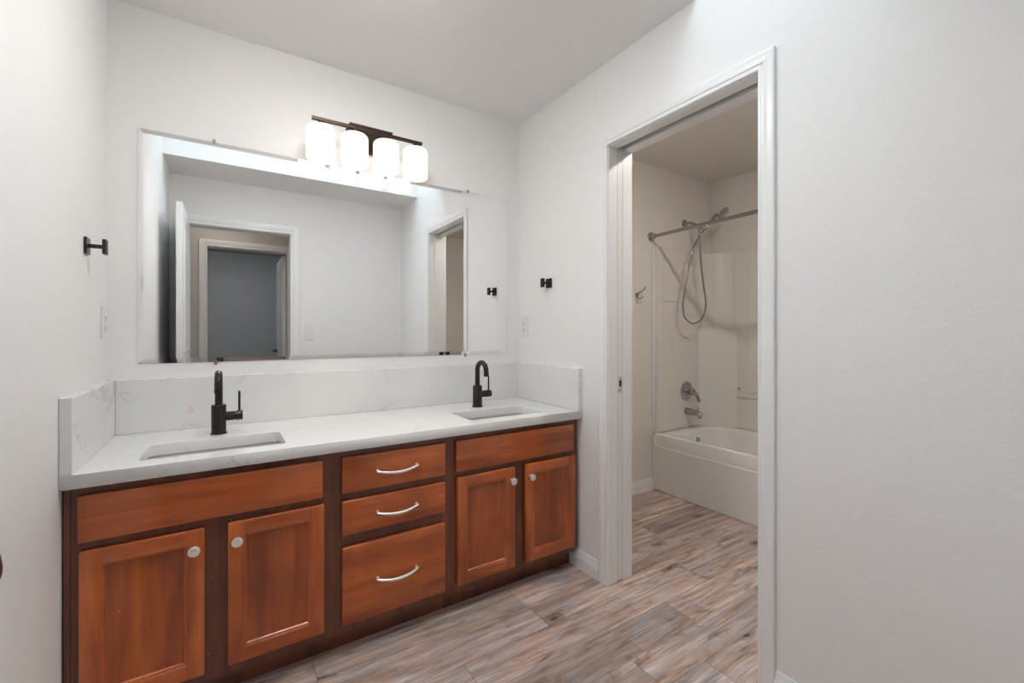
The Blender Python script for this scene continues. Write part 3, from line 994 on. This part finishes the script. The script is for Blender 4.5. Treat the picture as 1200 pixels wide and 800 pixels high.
tube(bm, [(vx, -.0205, .553), (vx, -.030, .553), (vx, -.075, .551), (vx, -.115, .548), (vx, -.140, .541), (vx, -.152, .530)], [.031, .029, .025, .024, .0235, .018], 24)
lathe(bm, [(.015, 0), (.015, -.022), (.012, -.022), (.012, -.010)], (vx, -.138, .531), (0, 0, 1), 20)
sp_ = obj('tub_spout', bm, M['chrome'], smooth=40, loc=(vx, -.02, .553))
tag(sp_, 'chrome tub spout below the shower valve', 'tub spout')
bm = B(); lathe(bm, [(.004, .02), (.004, .034), (.007, .036), (.007, .042), (.003, .044)], (vx, -.125, .548), (0, 0, 1), 14)
obj('diverter_knob', bm, M['chrome'], sp_, smooth=40)

# ------------------------------------------------------------------ hand shower
hs = thing('hand_shower', 'chrome hand shower with long looping hose on the tub wall', 'shower', (3.46, -.003, 2.05))
bm = B()
lathe(bm, [(.031, .0005), (.030, .006), (.014, .012), (.012, .02)], (3.462, -.003, 2.055), (0, -1, 0), 24)
tube(bm, catmull([(3.462, -.015, 2.055), (3.462, -.06, 2.050), (3.450, -.12, 2.020), (3.436, -.165, 1.985)], 5), .011, 14)
obj('shower_arm', bm, M['chrome'], hs, smooth=50)
bm = B()
lathe(bm, [(.016, -.03), (.020, -.024), (.020, .022), (.016, .028), (.001, .029)], (3.432, -.172, 1.972), (0, -.35, -1), 20)
tube(bm, [(3.432, -.175, 1.975), (3.452, -.20, 1.985), (3.462, -.212, 1.992)], .013, 14)
obj('diverter_bracket', bm, M['chrome'], hs, smooth=50)
bm = B()
tube(bm, catmull([(3.425, -.165, 1.925), (3.452, -.20, 1.985), (3.490, -.235, 2.048), (3.520, -.25, 2.080)], 5),
     [.0115 + .0002 * i for i in range(16)], 14)
hd = obj('shower_handle', bm, M['chrome'], hs, smooth=50)
bm = B()
ax = Vector((.18, -.62, -.55))
lathe(bm, [(.012, -.022), (.030, -.016), (.050, -.004), (.054, .004), (.052, .009), (.046, .010)], (3.575, -.262, 2.096), ax, 32)
obj('shower_head', bm, M['chrome'], hd, smooth=40)
bm = B()
lathe(bm, [(.045, .0102), (.040, .0118), (.001, .0120)], (3.575, -.262, 2.096), ax, 28)
obj('spray_face', bm, M['rodmetal'], hd, smooth=40)
bm = B()
hp = [(3.428, -.168, 1.935), (3.400, -.17, 1.895), (3.352, -.165, 1.83), (3.322, -.16, 1.74), (3.284, -.15, 1.562), (3.262, -.14, 1.42), (3.268, -.135, 1.34), (3.305, -.13, 1.285),
      (3.398, -.13, 1.249), (3.492, -.135, 1.283), (3.538, -.14, 1.36), (3.528, -.15, 1.44), (3.497, -.155, 1.53), (3.462, -.16, 1.66), (3.436, -.165, 1.78), (3.427, -.17, 1.87), (3.434, -.172, 1.945)]
tube(bm, catmull(hp, 7), .0068, 10)
obj('shower_hose', bm, M['rodmetal'], hs, smooth=60)

# ------------------------------------------------------------------ curtain rod
rd = thing('shower_curtain_rod', 'straight metal shower curtain rod above the bathtub front', 'curtain rod', (3.06, -.003, 1.902))
bm = B(); tube(bm, [(3.06, -.02, 1.902), (3.06, -3.08, 1.930)], .0125, 18); obj('rod', bm, M['rodmetal'], rd, smooth=50)
bm = B(); lathe(bm, [(.034, .0003), (.034, .008), (.028, .014), (.019, .018), (.018, .04), (.0128, .041)], (3.06, -.003, 1.902), (0, -1, 0), 26)
obj('flange', bm, M['chrome'], rd, smooth=40)
bm = B(); lathe(bm, [(.034, .0003), (.034, .008), (.028, .014), (.019, .018), (.018, .04), (.0128, .041)], (3.06, -3.0995, 1.930), (0, 1, 0), 26)
obj('flange', bm, M['chrome'], rd, smooth=40)

# ------------------------------------------------------------------ robe hook in the tub room
rh = thing('robe_hook', 'small curved metal robe hook on the tub room wall, left of the surround', 'hook', (2.90, -.003, 1.45))
bm = B(); lathe(bm, [(.017, .0003), (.017, .004), (.008, .007)], (2.905, -.003, 1.455), (0, -1, 0), 20); obj('backplate', bm, M['chrome'], rh, smooth=40)
bm = B()
tube(bm, catmull([(2.905, -.008, 1.455), (2.903, -.020, 1.465), (2.918, -.035, 1.480), (2.935, -.048, 1.495), (2.940, -.050, 1.505)], 5), .0052, 10)
lathe(bm, [(.001, -.007), (.006, -.004), (.007, 0), (.006, .004), (.001, .007)], (2.941, -.050, 1.507), (0, 0, 1), 12)
tube(bm, catmull([(2.905, -.008, 1.450), (2.897, -.018, 1.435), (2.903, -.035, 1.425), (2.917, -.042, 1.437), (2.920, -.042, 1.447)], 5), .0052, 10)
obj('hook_arms', bm, M['chrome'], rh, smooth=50)

# ------------------------------------------------------------------ tub room ceiling light, and unseen fill lamps added in the other rooms
def ceiling_lamp(x, y, z, r, mat, label):
    t = thing('ceiling_light', label, 'ceiling light', (x, y, z))
    bm = B(); lathe(bm, [(r, -.0005), (r, -.018), (r - .006, -.020), (r - .01, -.012)], (x, y, z), (0, 0, 1), 36); obj('rim', bm, M['nickel'], t, smooth=40)
    bm = B(); lathe(bm, [(r - .0102, -.012), (r * .86, -.012 - .18 * r), (r * .5, -.012 - .30 * r), (.001, -.012 - .35 * r)], (x, y, z), (0, 0, 1), 36); obj('glass_bowl', bm, mat, t, smooth=60)


ceiling_lamp(.76, -.90, H, .155, M['room_fill'], 'added round fill light on the vanity room ceiling, out of view')
ceiling_lamp(2.53, -1.25, H, .06, M['bath_lamp'], 'round flush ceiling light of the tub room')
ceiling_lamp(.30, -2.68, H, .19, M['hall_fill'], 'added round fill light on the hall ceiling, out of view')
ceiling_lamp(.4, -4.7, H, .17, M['bed_fill'], 'added round fill light on the far bedroom ceiling, out of view')
